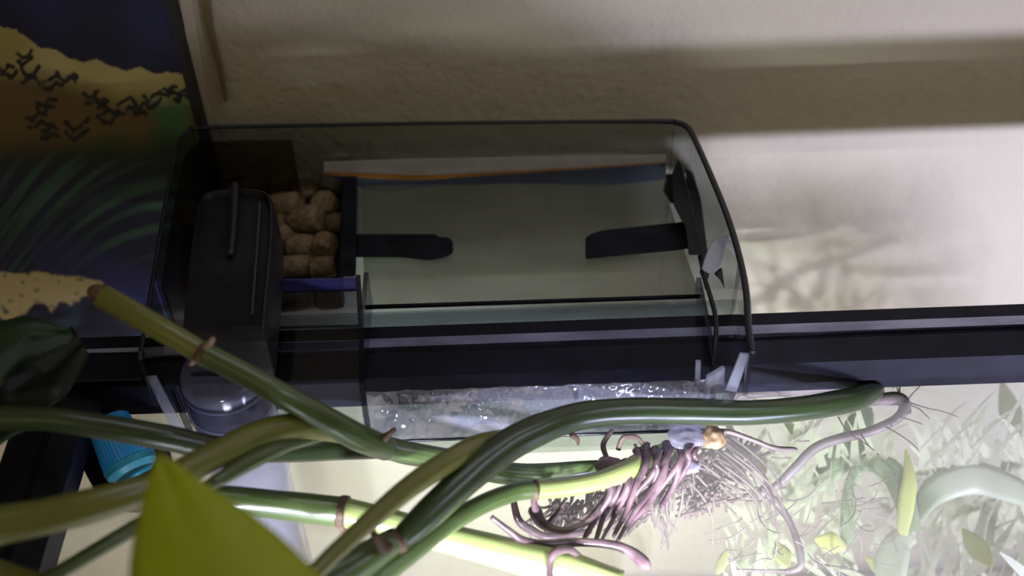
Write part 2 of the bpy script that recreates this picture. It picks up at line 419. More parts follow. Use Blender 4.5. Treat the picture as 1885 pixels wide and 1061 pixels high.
# water surface, gently rippled
M_water = clear('tank_water', (0.95, 0.98, 0.97), rough=0.03, ior=1.33, film=0.30, filmcol=(0.85, 0.84, 0.76), bump=(9, 0.5, 0.01, (1, 1, 1)), translucent=0.7)
ZW = -0.026
V = []; F = []
for j in range(NY + 1):
    for i in range(NX + 1):
        x = TX0 + .0085 + (TX1 - TX0 - .017) * i / NX; y = FY + .0085 + (RB0 - FY - .0175) * j / NY
        V.append((x, y, ZW + 0.0006 * noise.noise(Vector((x * 40, y * 40, 0)))))
for j in range(NY):
    for i in range(NX):
        a = j * (NX + 1) + i; F.append((a, a + 1, a + NX + 2, a + NX + 1))
wt = obj('water', V, F, M_water, None, True); tag(wt, 'clear slightly cloudy water filling the aquarium', 'water', kind='stuff')
# the strip lamp that gives the tank its light (out of the frame at the front)
lamp = empty('tank_lamp', (0, 0, 0), 'white LED strip lamp along the inside front of the aquarium', 'lamp')
box('lamp_housing', (0.17, -0.395, -0.13), (0.54, -0.366, -0.10), M_dark, lamp, 0.003)
fix(lamp, (0.27, -0.38, -0.13))
# block at the tank corner
bk = prism('corner_block', loopz([(-120, 655), (270, 648), (262, 700), (-140, 712)], 0.006), loopz([(-120, 655), (270, 648), (262, 700), (-140, 712)], 0.0015), M_black, bevel=0.001)
tag(bk, 'flat black plastic strip lying across the dark aquarium corner', 'strip')

# ------------------------------------------------------------------ filter
ZT = 0.022; ZFW = -0.004; ZB = -0.075
filt = empty('aquarium_filter', (0, 0, 0), 'smoky clear hang-on-back filter box hooked over the black aquarium frame', 'filter')
def arc_pts(pts, n=5):
    return [(p[0], p[1]) for p in spline([list(map(float, p)) for p in pts], n)]
outline = arc_pts([(258, 662), (268, 600), (285, 500), (301, 400), (322, 290), (334, 258), (352, 242), (385, 237), (700, 231), (1000, 227), (1215, 226), (1245, 228), (1265, 237), (1278, 258), (1308, 325), (1340, 405), (1362, 480), (1374, 545), (1377, 600), (1384, 652)], 4)
OL = [W(x, y, ZT) for x, y in outline]
back = OL
body = [p for p in OL if p.y > RB0 + 0.003]
sweep('housing', body, 0.0016, ZT, ZB, M_smoke, filt, draft=0.0)
front_of = [p for p in OL if p.y <= RB0 + 0.005]
# top lip: a dark rounded line round the opening
path = [(p + Vector((0, 0, 0.0006)), 0.00075 + 0.0004 * max(0, min(1, (p.x - 0.04) / 0.03)) ) for p in OL]
Vv, Ff, Uv = tube_data(path, 8); obj('top_lip', Vv, Ff, M_edge, filt, True)
# end cheeks above the tank frame
for side in (0, 1):
    ln = [p for p in OL if p.y <= RB0 + 0.004 and (p.x < 0) == (side == 0)]
    sweep('cheek', ln, 0.0014, ZT, 0.003, M_smoke, filt)
# added shell, its brown tint stands in for shade at the smoky left end
inner = [Vector((p.x * 0.985 + .001, p.y - 0.0045, p.z)) for p in OL if p.y > RB0 + 0.003 and p.x < W(600, 232, ZT).x]
sweep('shade_shell', inner, 0.0010, ZT - 0.003, ZB + .005, M_shade_shell, filt)
# body floor and front wall
bl_, br_ = body[0], body[-1]
sweep('front_wall', [Vector((bl_.x, RB0 + .003, 0)), Vector((br_.x, RB0 + .003, 0))], 0.0016, 0.0035, ZB, M_smoke, filt)
fl = [p for p in body]
obj('bottom_plate', [Vector((p.x, p.y, ZB)) for p in fl], [tuple(range(len(fl)))], M_matte, filt)
# inner wall of the water chamber (its top edge is the long dark line)
iw = [W(672, 566, 0.000), W(1288, 546, 0.000)]
sweep('chamber_wall', iw, 0.0012, 0.0, -0.07, M_matte, filt)
tl = [(p + Vector((0, 0, 0.0003)), 0.0008) for p in iw]
Vv, Ff, Uv = tube_data([(iw[0].lerp(iw[1], k / 6), 0.0008) for k in range(7)], 8); obj('chamber_lip', Vv, Ff, M_clip, filt, True)
# spillway: deck over the frame, then the sloping lip
def ribbon(name, profile, x0f, x1f, material, parent, thick=0.0012, nx=40, disp=0.0):
    """profile: list of (y, z); x0f/x1f: x at each profile index"""
    V, F = [], []; n = len(profile)
    for layer in (0, 1):
        for j, (y, z) in enumerate(profile):
            for i in range(nx + 1):
                x = x0f[j] + (x1f[j] - x0f[j]) * i / nx
                d = disp * (noise.noise(Vector((x * 130, y * 60, 2))) + 0.5 * noise.noise(Vector((x * 300, y * 160, 5))))
                V.append((x, y, z - layer * thick + (d if layer == 0 else 0)))
    s = (nx + 1) * n
    for j in range(n - 1):
        for i in range(nx):
            a = j * (nx + 1) + i
            F.append((a, a + 1, a + nx + 2, a + nx + 1)); F.append((s + a, s + a + nx + 1, s + a + nx + 2, s + a + 1))
    for i in range(nx):
        a = (n - 1) * (nx + 1) + i; F.append((a, a + 1, s + a + 1, s + a)); F.append((i + 1, i, s + i, s + i + 1))
    return obj(name, V, F, material, parent, disp > 0)
xl = W(664, 690, 0.004).x; xr = W(1312, 690, 0.004).x
ya, yb_ = W(980, 712, 0.002).y, W(980, 800, -0.021).y
prof = [(-0.0125, 0.0024), (-0.018, 0.0024), (-0.030, 0.0024), (ya, 0.0020)] + [(ya + (yb_ - ya) * t, 0.002 - 0.023 * t ** 1.15) for t in (.25, .5, .75, 1)]
xls = [xl - .0005] * 8; xrs = [xr] * 8
ribbon('spillway', prof, xls, xrs, clear('clear_spillway', (0.76, 0.78, 0.84), rough=0.1, ior=1.2), filt)
Vv, Ff, Uv = tube_data([(Vector((xl + (xr - xl) * k / 8, yb_ - 0.0002, -0.0217)), 0.0006) for k in range(9)], 8); obj('spillway_lip', Vv, Ff, M_edge, filt, True)
# end walls of the spillway
for (nm, xx, hz) in (('spillway_side', xl, 0.016), ('spillway_side', xr, 0.008)):
    pr = [(-0.006, hz), (-0.030, hz), (ya, 0.006), (yb_ - .001, -0.017), (yb_ - .001, -0.0235), (yb_ + .001, -0.0235), (ya + .001, 0.0), (ya + .004, 0.0012), (-0.006, 0.0012)]
    prism(nm, [Vector((xx, y, z)) for y, z in pr], [Vector((xx + .0016, y, z)) for y, z in pr], M_smoke2, filt)
# bright clear fins at the right end
def fin(pts, z0, z1, thick=0.0012, material=None, name='clear_fin'):
    """pts: 4 px corners, first two at z0, last two at z1"""
    a = [W(*pts[0], z0), W(*pts[1], z0), W(*pts[2], z1), W(*pts[3], z1)]
    nrm = (a[1] - a[0]).cross(a[3] - a[0]).normalized() * thick
    return prism(name, a, [p - nrm for p in a], material or M_clearpl, filt, bevel=thick * 0.25)
M_fin = clear('frosted_clear_plastic', (0.8, 0.84, 0.9), rough=0.12, ior=1.5, film=0.55, filmcol=(0.75, 0.77, 0.88), translucent=0.5)
fin([(1362, 648), (1379, 650), (1346, 748), (1322, 748)], 0.018, -0.008, material=M_fin)
fin([(1300, 690), (1331, 672), (1326, 750), (1290, 750)], 0.010, -0.012)
fin([(1280, 662), (1290, 662), (1287, 740), (1277, 735)], 0.012, -0.008)
fin([(270, 692), (288, 690), (342, 792), (318, 790)], 0.012, -0.018)
fin([(306, 700), (318, 700), (356, 790), (344, 790)], 0.012, -0.018, material=M_smoke2)
# inner right wall line and the bright clip on it
ir = px_path([(1292, 500, 0.012, 9), (1306, 540, 0.012, 9), (1318, 590, 0.010, 9), (1316, 640, 0.008, 9), (1311, 672, 0.004, 8)])
Vv, Ff, Uv = tube_data(ir, 8); obj('inner_lip', Vv, Ff, M_edge, filt, True)
clipt = [(1342, 434), (1322, 437), (1308, 448), (1298, 472), (1291, 496), (1304, 504), (1324, 494), (1334, 465)]
M_shine = mat('bright_clear_tab', (0.42, 0.43, 0.55), 0.15, spec=0.8)
tag(prism('corner_tab', loopz(clipt, 0.016), loopz(clipt, 0.013), M_shine, filt, bevel=0.0006), 'pale glossy tab')
wv = [(1329, 492), (1322, 496), (1314, 505), (1325, 515), (1334, 532), (1331, 510)]
prism('corner_hook', loopz(wv, 0.014), loopz(wv, 0.012), M_edge, filt, bevel=0.0004)
# right cartridge holder: dark layered bracket
b1_ = [(1248, 292), (1256, 305), (1262, 330), (1272, 372), (1286, 440), (1292, 470), (1268, 470), (1262, 420), (1240, 378), (1236, 322)]
prism('cartridge_bracket', loopz(b1_, 0.006), loopz(b1_, -0.012), M_dark, filt, bevel=0.0005)
b2_ = [(1262, 310), (1276, 318), (1290, 365), (1298, 425), (1307, 500), (1298, 536), (1290, 500), (1276, 430), (1264, 360)]
prism('bracket_plate', loopz(b2_, 0.001), loopz(b2_, -0.02), M_edge, filt, bevel=0.0005)
b3_ = [(1227, 320), (1240, 320), (1244, 372), (1236, 376), (1220, 352)]
prism('bracket_foot', loopz(b3_, -0.004), loopz(b3_, -0.016), M_dark, filt, bevel=0.0005)
# two dark clips reaching into the chamber
c1 = [(655, 431), (802, 431), (808, 437), (826, 437), (834, 446), (834, 466), (820, 474), (790, 480), (740, 474), (655, 474)]
prism('clip', loopz(c1, -0.002), loopz(c1, -0.016), M_clip, filt, bevel=0.0008)
c2 = [(1078, 438), (1090, 430), (1110, 424), (1262, 408), (1290, 420), (1292, 455), (1240, 462), (1150, 470), (1110, 474), (1078, 478)]
prism('clip', loopz(c2, -0.002), loopz(c2, -0.016), M_clip, filt, bevel=0.0008)
# divider between media basket and chamber
d1 = [(632, 318), (650, 317), (656, 325), (658, 350), (655, 510), (622, 510), (626, 420), (630, 350)]
prism('basket_divider', loopz(d1, 0.001), loopz(d1, -0.05), M_clip, filt, bevel=0.0008)
# media basket front wall with a violet sheen put into its colour, dark inner cell, left wall
M_violet = clear('violet_sheen_plastic', (0.30, 0.29, 0.42), rough=0.1, ior=1.6, film=0.35, filmcol=(0.16, 0.14, 0.55), translucent=0.2)
fin([(478, 514), (662, 510), (663, 534), (479, 538)], 0.004, -0.001, material=M_violet, name='basket_front')
fin([(480, 538), (663, 534), (664, 604), (482, 608)], -0.001, -0.004, material=M_smoke2, name='basket_panel')
fin([(482, 606), (664, 602), (668, 706), (488, 712)], 0.000, 0.0046, material=M_smoke2, name='cover_deck')
fin([(655, 510), (664, 510), (674, 664), (664, 664)], 0.0045, 0.0055, material=M_edge, name='deck_edge')
bs = [(375, 318), (500, 318), (630, 318)]
M_basket = noisy(mat('basket_grey', (0.03, 0.03, 0.03), 0.5), (0.02, 0.018, 0.016), (0.035, 0.032, 0.03), 50)
q_ = [W(340, 330, -0.030), W(632, 328, -0.030), W(632, 560, -0.030), W(330, 565, -0.030)]
prism('basket_floor', q_, [p - Vector((0, 0, .002)) for p in q_], M_basket, filt)
# wall reflection at the water line and its colour fringes, painted as strips
M_line = clear('pale_reflection', (0.9, 0.9, 0.9), film=0.8, filmcol=(0.85, 0.84, 0.84), rough=0.2, translucent=0.6)
M_amber = mat('amber_refraction', (0.36, 0.15, 0.015), 0.5)
M_blue = clear('blue_refraction', (0.66, 0.70, 0.84), film=0.12, filmcol=(0.06, 0.08, 0.25), rough=0.3)
def strip(name, top, bot, yoff, material, label=None):
    n = 16; yb = lambda t: (W(600, 233, ZT).lerp(W(1230, 227, ZT), t)).y - yoff
    V, F = [], []
    for dy in (0, -0.0006):
        for i in range(n + 1):
            t = i / n; px = 596 + (1226 - 596) * t
            V.append(WY(px, curve(px, top), yb(t) + dy)); V.append(WY(px, curve(px, bot), yb(t) + dy))
    s = 2 * (n + 1)
    for i in range(n):
        a = 2 * i; F += [(a, a + 1, a + 3, a + 2), (s + a, s + a + 2, s + a + 3, s + a + 1), (a, a + 2, s + a + 2, s + a), (a + 1, s + a + 1, s + a + 3, a + 3)]
    F += [(0, s, s + 1, 1), (2 * n, 2 * n + 1, s + 2 * n + 1, s + 2 * n)]
    o = obj(name, V, F, material, filt)
    if label: o['label'] = label
strip('waterline_reflection', [(596, 298), (760, 292), (1226, 284)], [(596, 318), (700, 321), (775, 326), (960, 316), (1226, 300)], 0.0024, M_line, 'pale reflection strip at the water line')
strip('amber_fringe', [(596, 317), (700, 320), (775, 324), (960, 315), (1226, 299)], [(596, 321), (690, 330), (775, 332), (960, 319), (1226, 301)], 0.0032, M_amber, 'thin amber refraction fringe')
strip('blue_fringe', [(596, 322), (690, 330), (775, 332), (960, 319), (1226, 301)], [(596, 322), (700, 358), (775, 344), (980, 336), (1100, 345), (1226, 330)], 0.0028, M_blue, 'faint blue refraction fringe')
# big motor cover over the intake, rounded, with raised rails
cv = arc_pts([(330, 622), (336, 560), (346, 470), (356, 400), (366, 362), (380, 349), (405, 343), (440, 341), (474, 343), (494, 350), (503, 366), (505, 400), (502, 470), (495, 540), (488, 622)], 4)
ct = loopz(cv, 0.026); cb = [Vector((p.x, p.y, -0.005)) for p in ct]
bm = bmesh.new()
rings = []
cc = sum(ct, Vector()) / len(ct)
for (k, z) in ((1.0, 0.006), (1.0, 0.020), (0.985, 0.0235), (0.95, 0.0255), (0.90, 0.026), (0.86, 0.0245), (0.84, 0.0235)):
    rings.append([bm.verts.new(Vector((cc.x + (p.x - cc.x) * k, cc.y + (p.y - cc.y) * k, z))) for p in ct])
for a, b in zip(rings, rings[1:]):
    for i in range(len(ct) - 1): bm.faces.new((a[i], a[i + 1], b[i + 1], b[i]))
    bm.faces.new((a[-1], a[0], b[0], b[-1]))
bm.faces.new(rings[-1]); bm.faces.new(rings[0][::-1]); bmesh.ops.recalc_face_normals(bm, faces=bm.faces[:])
me = bpy.data.meshes.new('motor_cover'); bm.to_mesh(me); bm.free(); me.materials.append(M_dark)
mc = bpy.data.objects.new('motor_cover', me); COL.objects.link(mc); mc.parent = filt
M_rail = mat('cover_rail', (0.018, 0.018, 0.028), 0.25)
tube('cover_rail', [(432, 340, 0.0265, 16), (430, 400, 0.0262, 16), (424, 470, 0.0258, 14)], M_rail, mc, 10, 0)
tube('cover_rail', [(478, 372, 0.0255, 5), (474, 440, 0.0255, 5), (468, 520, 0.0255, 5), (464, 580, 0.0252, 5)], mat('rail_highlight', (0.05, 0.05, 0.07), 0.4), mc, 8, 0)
# intake tube with rings
M_tube = clear('grey_smoky_tube', (0.50, 0.50, 0.58), rough=0.12, ior=1.45, film=0.5, filmcol=(0.36, 0.36, 0.52), translucent=0.4)
cen = W(408, 676, 0.008); R = 79 * pxm(cen)
def lathe(name, prof, c, material, parent, seg=40):
    V, F = [], []
    for (r, z) in prof:
        for k in range(seg):
            a = 2 * PI * k / seg; V.append((c.x + r * math.cos(a), c.y + r * math.sin(a), z))
    for j in range(len(prof) - 1):
        for k in range(seg):
            k2 = (k + 1) % seg; F.append((j * seg + k, j * seg + k2, (j + 1) * seg + k2, (j + 1) * seg + k))
    return obj(name, V, F, material, parent, True)
it = lathe('intake_tube', [(0.0001, 0.008), (R * .9, 0.008), (R, 0.006), (R, -0.045), (R * .93, -0.05), (R * .93, -0.16), (0.0001, -0.16)], cen, M_tube, filt)
for zz in (0.001, -0.009):
    pth = [(Vector((cen.x + R * 1.01 * math.cos(a * PI / 16), cen.y + R * 1.01 * math.sin(a * PI / 16), zz)), 0.0006) for a in range(33)]
    Vv, Ff, Uv = tube_data(pth, 6, cap=False); obj('tube_ring', Vv, Ff, M_groove, it, True)
lathe('tube_collar', [(R * 1.03, 0.003), (R * 1.06, 0.001), (R * 1.06, -0.011), (R * 1.03, -0.013)], cen, M_smoke2, it)
# wall of the housing beside the tube
fin([(478, 660), (492, 660), (497, 788), (487, 788)], 0.004, -0.022, material=M_smoke2, name='tube_guard')
fix(filt, (0.0, 0.027, ZB))

# water standing in the filter + water sheet on the spillway
M_fw = clear('filter_water', (0.60, 0.63, 0.58), rough=0.05, ior=1.25, film=0.42, filmcol=(0.20, 0.20, 0.16), translucent=0.15)
fwp = [(668, 338), (780, 332), (960, 320), (1224, 302), (1234, 380), (1262, 470), (1290, 546), (672, 566), (668, 450)]
o = obj('filter_water', [W(x, y, ZFW) for x, y in fwp], [tuple(range(len(fwp)))[::-1]], M_fw)
tag(o, 'murky grey-green water standing in the smoky filter box', 'water', kind='stuff')
M_sheet = clear('running_water', (0.93, 0.95, 0.98), rough=0.09, ior=2.2, film=0.22, filmcol=(0.65, 0.65, 0.8), bump=(110, 1.0, 0.010, (1, 0.6, 0.6)), translucent=0.5)
prof2 = [(y - 0.0014, z + 0.0018) for y, z in prof[3:]]
sprof = []
for (a, b) in zip(prof2, prof2[1:]):
    for k in range(4): sprof.append((a[0] + (b[0] - a[0]) * k / 4, a[1] + (b[1] - a[1]) * k / 4))
sprof.append(prof2[-1])
sh = ribbon('spill_water', sprof, [xl + .002] * len(sprof), [xr - .001] * len(sprof), M_sheet, None, thick=0.0004, nx=200, disp=0.0011)
tag(sh, 'rippling water sheet running over the filter spillway with white glints', 'water', kind='stuff')

# ------------------------------------------------------------------ ceramic media pieces
M_cer = noisy(mat('ceramic', (0.4, 0.3, 0.2), 0.85), (0.15, 0.10, 0.045), (0.29, 0.21, 0.12), 420, bump=0.6, bdist=0.0012)
def pellet(px, py, z, dpx, lpx, axis, label, name='ceramic_pellet'):
    c = W(px, py, z); r = dpx * 0.5 * pxm(c); l = lpx * 0.5 * pxm(c)
    prof = [(0.0, -l * .97), (r * .30, -l), (r * .80, -l), (r * .93, -l * .93), (r, -l * .78), (r * 1.02, 0), (r, l * .78), (r * .93, l * .93), (r * .80, l), (r * .30, l), (0.0, l * .97)]
    seg = 18; V, F = [], []
    for (rr, zz) in prof:
        for k in range(seg):
            a = 2 * PI * k / seg
            v = Vector((max(rr, 1e-5) * math.cos(a), max(rr, 1e-5) * math.sin(a), zz))
            v *= 1 + 0.07 * noise.noise(v * 350 + Vector((px, py, 0)))
            V.append(v)
    for j in range(len(prof) - 1):
        for k in range(seg):
            k2 = (k + 1) % seg; F.append((j * seg + k, j * seg + k2, (j + 1) * seg + k2, (j + 1) * seg + k))
    o = obj(name, V, F, M_cer, None, True); o.location = c
    o.rotation_mode = 'QUATERNION'; o.rotation_quaternion = Vector(axis).normalized().to_track_quat('Z', 'Y')
    tag(o, label, 'filter media', 'ceramic pellets in the filter basket')
up, X, D = (0.1, 0.5, 1), (1, 0.05, 0.05), (0.6, 0.5, 0.3)
ZP = -0.012
for args in [
    (564, 346, ZP, 54, 50, (0, -.5, 1), 'round tan pellet at the back middle under the pale reflection'),
    (522, 342, ZP - .003, 50, 44, X, 'dark tan pellet in the back corner beside the motor cover'),
    (606, 350, ZP - .004, 48, 44, (0.3, 1, 0), 'amber-shaded pellet at the back against the dark divider'),
    (525, 378, ZP, 52, 62, (.9, -.3, .2), 'oval tan pellet lying beside the motor cover, second from back'),
    (601, 379, ZP, 48, 46, (-.2, -.5, 1), 'round pellet touching the dark divider, second from back'),
    (564, 405, ZP + .001, 54, 60, (.9, -.2, .3), 'large oval pellet in the middle of the heap'),
    (610, 412, ZP - .004, 40, 50, (1, 0, 0), 'yellowish pellet half hidden beside the divider, mid heap'),
    (522, 412, ZP - .004, 42, 46, (.4, .9, 0), 'yellowish pellet half hidden beside the cover, mid heap'),
    (518, 436, ZP - .003, 36, 44, D, 'dusky small pellet leaning on the cover above the blocky one'),
    (553, 453, ZP, 44, 50, (1, -.12, 0), 'blocky pale pellet lying crosswise with flat ends'),
    (597, 455, ZP, 52, 38, (.15, 1, .1), 'upright blocky tan pellet against the divider near the front'),
    (539, 490, ZP, 40, 62, (1, .05, 0), 'long dusky pellet lying in the front row by the cover'),
    (594, 492, ZP, 40, 48, (1, 0, .1), 'tan pellet in the front row touching the divider'),
    (556, 378, ZP - .010, 30, 30, (0, -.5, 1), 'small grey pellet deep in the gap between the round ones'),
    (355, 392, ZP - .004, 26, 44, (.1, 1, .1), 'amber pellet glimpsed in the gap behind the motor cover'),
    (545, 550, ZP - .008, 46, 60, (1, .1, 0), 'shadowed pellet under the violet basket wall, nearer the cover'),
    (608, 548, ZP - .008, 44, 46, (1, 0, .1), 'shadowed pellet under the violet basket wall, nearer the divider'),
    (430, 322, ZP - .002, 30, 90, X, 'long brown pellet behind the motor cover'),
]: pellet(*args)

# ------------------------------------------------------------------ blue intake sponge cup
cup = empty('blue_cup', (0, 0, 0), 'bright blue ribbed cap in a round dark holder inside the aquarium corner', 'cap')
M_blue1 = noisy(mat('blue_ribbed_plastic', (0.02, 0.20, 0.60), 0.35, coat=0.3), (0.02, 0.30, 0.85), (0.04, 0.42, 0.95), 60)
M_teal = mat('teal_plastic', (0.02, 0.22, 0.30), 0.4)
M_navy = mat('navy_holder', (0.004, 0.006, 0.016), 0.2)
c0 = W(232, 838, -0.018)
def cyl_between(name, a, b, ra, rb, material, parent, seg=48, rib=0.0, rings=8):
    V, F = [], []; t = (b - a).normalized(); s = t.cross(Vector((0, 0, 1)));
    s = s.normalized() if s.length > 1e-3 else Vector((1, 0, 0)); u = s.cross(t)
    for j in range(rings + 1):
        k_ = j / rings; c = a.lerp(b, k_); r = ra + (rb - ra) * k_
        for k in range(seg):
            an = 2 * PI * k / seg; rr = r * (1 + rib * (1 if k % 2 else -1))
            V.append(c + (s * math.cos(an) + u * math.sin(an)) * rr)
    for j in range(rings):
        for k in range(seg):
            k2 = (k + 1) % seg; F.append((j * seg + k, j * seg + k2, (j + 1) * seg + k2, (j + 1) * seg + k))
    F.append(tuple(range(seg))); F.append(tuple(rings * seg + k for k in range(seg))[::-1])
    return obj(name, V, F, material, parent, rib == 0)
lathe('holder', [(0.0001, -0.038), (0.0095, -0.037), (0.0132, -0.030), (0.0137, -0.018), (0.0128, -0.018), (0.0110, -0.026), (0.0001, -0.027)], c0, M_navy, cup)
cyl_between('ribbed_cap', W(200, 778, -0.008), W(240, 856, -0.014), 0.0068, 0.0085, M_blue1, cup, seg=80, rib=0.02)
ca, cb2 = W(239, 854, -0.0139), W(244, 864, -0.0148)
cyl_between('cap_rim', ca, cb2, 0.0087, 0.0084, M_teal, cup, seg=32)
cyl_between('cap_end', cb2, cb2 + (cb2 - ca) * 0.9, 0.0083, 0.0062, M_teal, cup, seg=32)
cyl_between('teal_neck', W(175, 800, -0.03), W(200, 752, -0.02), 0.0045, 0.0055, M_teal, cup, seg=24)
for (x, y) in ((188, 848), (199, 877), (228, 890), (214, 888)):
    p = W(x, y, -0.0262); bm = bmesh.new(); bmesh.ops.create_icosphere(bm, subdivisions=2, radius=0.0005)
    for v in bm.verts: v.co += p
    me = bpy.data.meshes.new('bubble'); bm.to_mesh(me); bm.free(); me.materials.append(M_fin); ob = bpy.data.objects.new('bubble', me); COL.objects.link(ob); ob.parent = cup
fix(cup, (c0.x, c0.y, -0.048))

# ------------------------------------------------------------------ pothos cuttings
def stem_mat(name, c1, c2, rough=0.32):
    M = mat(name, c1, rough, sss=0.08, coat=0.7)
    return noisy(M, c1, c2, 3.0, coord='UV', stretch=(9, 0.5, 1), bump=0.25, bdist=0.0005, lo=0.3, hi=0.7)
M_st_y = stem_mat('yellow_green_stem', (0.13, 0.145, 0.022), (0.21, 0.22, 0.045))
M_st_g = stem_mat('green_stem', (0.045, 0.080, 0.022), (0.11, 0.165, 0.050))
M_st_d = stem_mat('dark_green_stem', (0.016, 0.034, 0.010), (0.045, 0.080, 0.026))
M_st_b = stem_mat('bright_green_stem', (0.26, 0.34, 0.09), (0.42, 0.49, 0.19))
M_node = noisy(mat('brown_node', (0.1, 0.06, 0.03), 0.6), (0.06, 0.035, 0.02), (0.16, 0.10, 0.06), 300, bump=0.4)
M_bud = mat('pale_pink_bud', (0.5, 0.36, 0.28), 0.5)
M_root = noisy(mat('purple_brown_root', (0.12, 0.07, 0.08), 0.22, coat=0.6), (0.075, 0.045, 0.055), (0.20, 0.13, 0.14), 120, bump=0.5, bdist=0.0008)
M_rootg = noisy(mat('grey_root', (0.16, 0.13, 0.13), 0.5), (0.12, 0.09, 0.085), (0.22, 0.18, 0.17), 90, bump=0.4)
M_hair = mat('fine_root', (0.13, 0.085, 0.07), 0.6)
M_white = mat('white_root', (0.28, 0.25, 0.21), 0.5)
CUT = 'pothos cuttings leaning over the aquarium'
def thing(name, label, cat, group=None): return empty(name, (0, 0, 0), label, cat, group)
def base_fix(o):
    if o.children:
        c = o.children[0]; p = Vector(c.data.vertices[0].co); fix(o, p)
def node_ring(px, py, z, d, direction, parent, material=None):
    a = W(px, py, z); b = W(px + direction[0], py + direction[1], z)
    t = (b - a).normalized(); r = d * .5 * pxm(a)
    path = [(a + t * (k * r * 0.14), r * (1 + 0.06 * math.cos(k * PI / 4))) for k in range(-2, 3)]
    V, F, UV = tube_data(path, 16, 0.08); return obj('node', V, F, material or M_node, parent, True)

s = thing('pothos_cutting', 'thick yellow-green cut stem with a brown cut tip crossing over the filter', 'stem', CUT)
tube('stalk', [(188, 546, 0.055, 47), (250, 580, 0.053, 46), (320, 620, 0.049, 44), (372, 650, 0.045, 42)], M_st_y, s, 18, 0.04)
tube('stalk', [(372, 650, 0.045, 44), (440, 684, 0.040, 45), (520, 728, 0.033, 46), (600, 772, 0.023, 48), (660, 806, 0.013, 52), (712, 826, 0.003, 46)], M_st_g, s, 18, 0.04)
tube('cut_tip', [(170, 534, 0.056, 22), (178, 540, 0.056, 38), (190, 547, 0.055, 46)], M_node, s, 16, 0.1)
node_ring(376, 652, 0.045, 46, (50, 26), s)
tube('bud', [(378, 640, 0.051, 12), (388, 630, 0.055, 11), (394, 622, 0.056, 7)], M_bud, s, 10)
tube('bud', [(364, 660, 0.045, 7), (355, 668, 0.045, 8), (350, 672, 0.044, 4)], M_bud, s, 10)
tube('spur', [(700, 812, 0.008, 24), (716, 800, 0.012, 13), (727, 790, 0.014, 9)], M_node, s, 10)
base_fix(s)

s = thing('pothos_cutting', 'grey-green stem entering from the side below the dark leaf', 'stem', CUT)
tube('stalk', [(-60, 772, 0.035, 50), (0, 770, 0.034, 48), (90, 772, 0.032, 46), (180, 785, 0.028, 46), (290, 803, 0.022, 48), (400, 826, 0.013, 46), (520, 832, 0.006, 40), (620, 828, 0.002, 40), (705, 822, 0.0, 46)], M_st_d, s, 18, 0.05)
base_fix(s)

s = thing('pothos_cutting', 'arching olive stem passing behind the tip of the bright leaf', 'stem', CUT)
tube('stalk', [(-60, 985, 0.050, 74), (0, 968, 0.048, 72), (90, 950, 0.046, 68), (190, 925, 0.044, 62), (280, 897, 0.041, 56), (340, 868, 0.038, 54), (410, 832, 0.034, 54), (480, 800, 0.028, 56), (550, 786, 0.022, 50), (620, 796, 0.012, 40), (680, 815, 0.005, 30)], M_st_y, s, 18, 0.05)
tube('sheath', [(365, 900, 0.033, 12), (400, 885, 0.033, 26), (460, 850, 0.029, 34), (520, 822, 0.023, 28), (580, 808, 0.015, 18), (620, 806, 0.011, 6)], M_st_g, s, 14, 0.05)
base_fix(s)

s = thing('pothos_cutting', 'thin green stem rising from the lower corner behind the bright leaf', 'stem', CUT)
tube('stalk', [(40, 1095, 0.030, 30), (90, 1066, 0.029, 30), (160, 1024, 0.028, 30), (240, 977, 0.026, 30), (330, 925, 0.022, 30)], M_st_g, s, 14, 0.05)
base_fix(s)
s = thing('pothos_cutting', 'short olive stem end showing in the bottom corner', 'stem', CUT)
tube('stalk', [(-60, 1030, 0.030, 34), (0, 1048, 0.030, 34), (60, 1068, 0.029, 34), (120, 1090, 0.028, 34)], M_st_y, s, 14, 0.05)
base_fix(s)

s = thing('pothos_cutting', 'straight green stem with a brown joint emerging beside the bright leaf', 'stem', CUT)
tube('stalk', [(380, 918, 0.005, 50), (440, 922, 0.003, 52), (530, 932, 0.0, 54), (632, 943, -0.004, 56)], M_st_g, s, 18, 0.04)
tube('stalk', [(632, 943, -0.004, 56), (720, 964, -0.007, 54), (800, 986, -0.010, 54), (880, 1006, -0.013, 58), (960, 1028, -0.016, 62), (1040, 1048, -0.019, 66), (1140, 1082, -0.022, 64)], M_st_b, s, 18, 0.04)
node_ring(632, 943, -0.004, 60, (100, 10), s)
tube('spur', [(630, 968, -0.006, 18), (634, 980, -0.010, 12), (633, 990, -0.014, 6)], M_node, s, 10)
base_fix(s)

s = thing('pothos_cutting', 'slender yellow-green leaf stalk beside the main thick stem', 'stem', CUT)
tube('stalk', [(560, 1075, 0.035, 32), (610, 1024, 0.033, 34), (680, 960, 0.029, 38), (750, 900, 0.025, 42), (820, 853, 0.021, 44), (885, 818, 0.014, 40), (930, 800, 0.006, 20)], M_st_y, s, 16, 0.05)
base_fix(s)

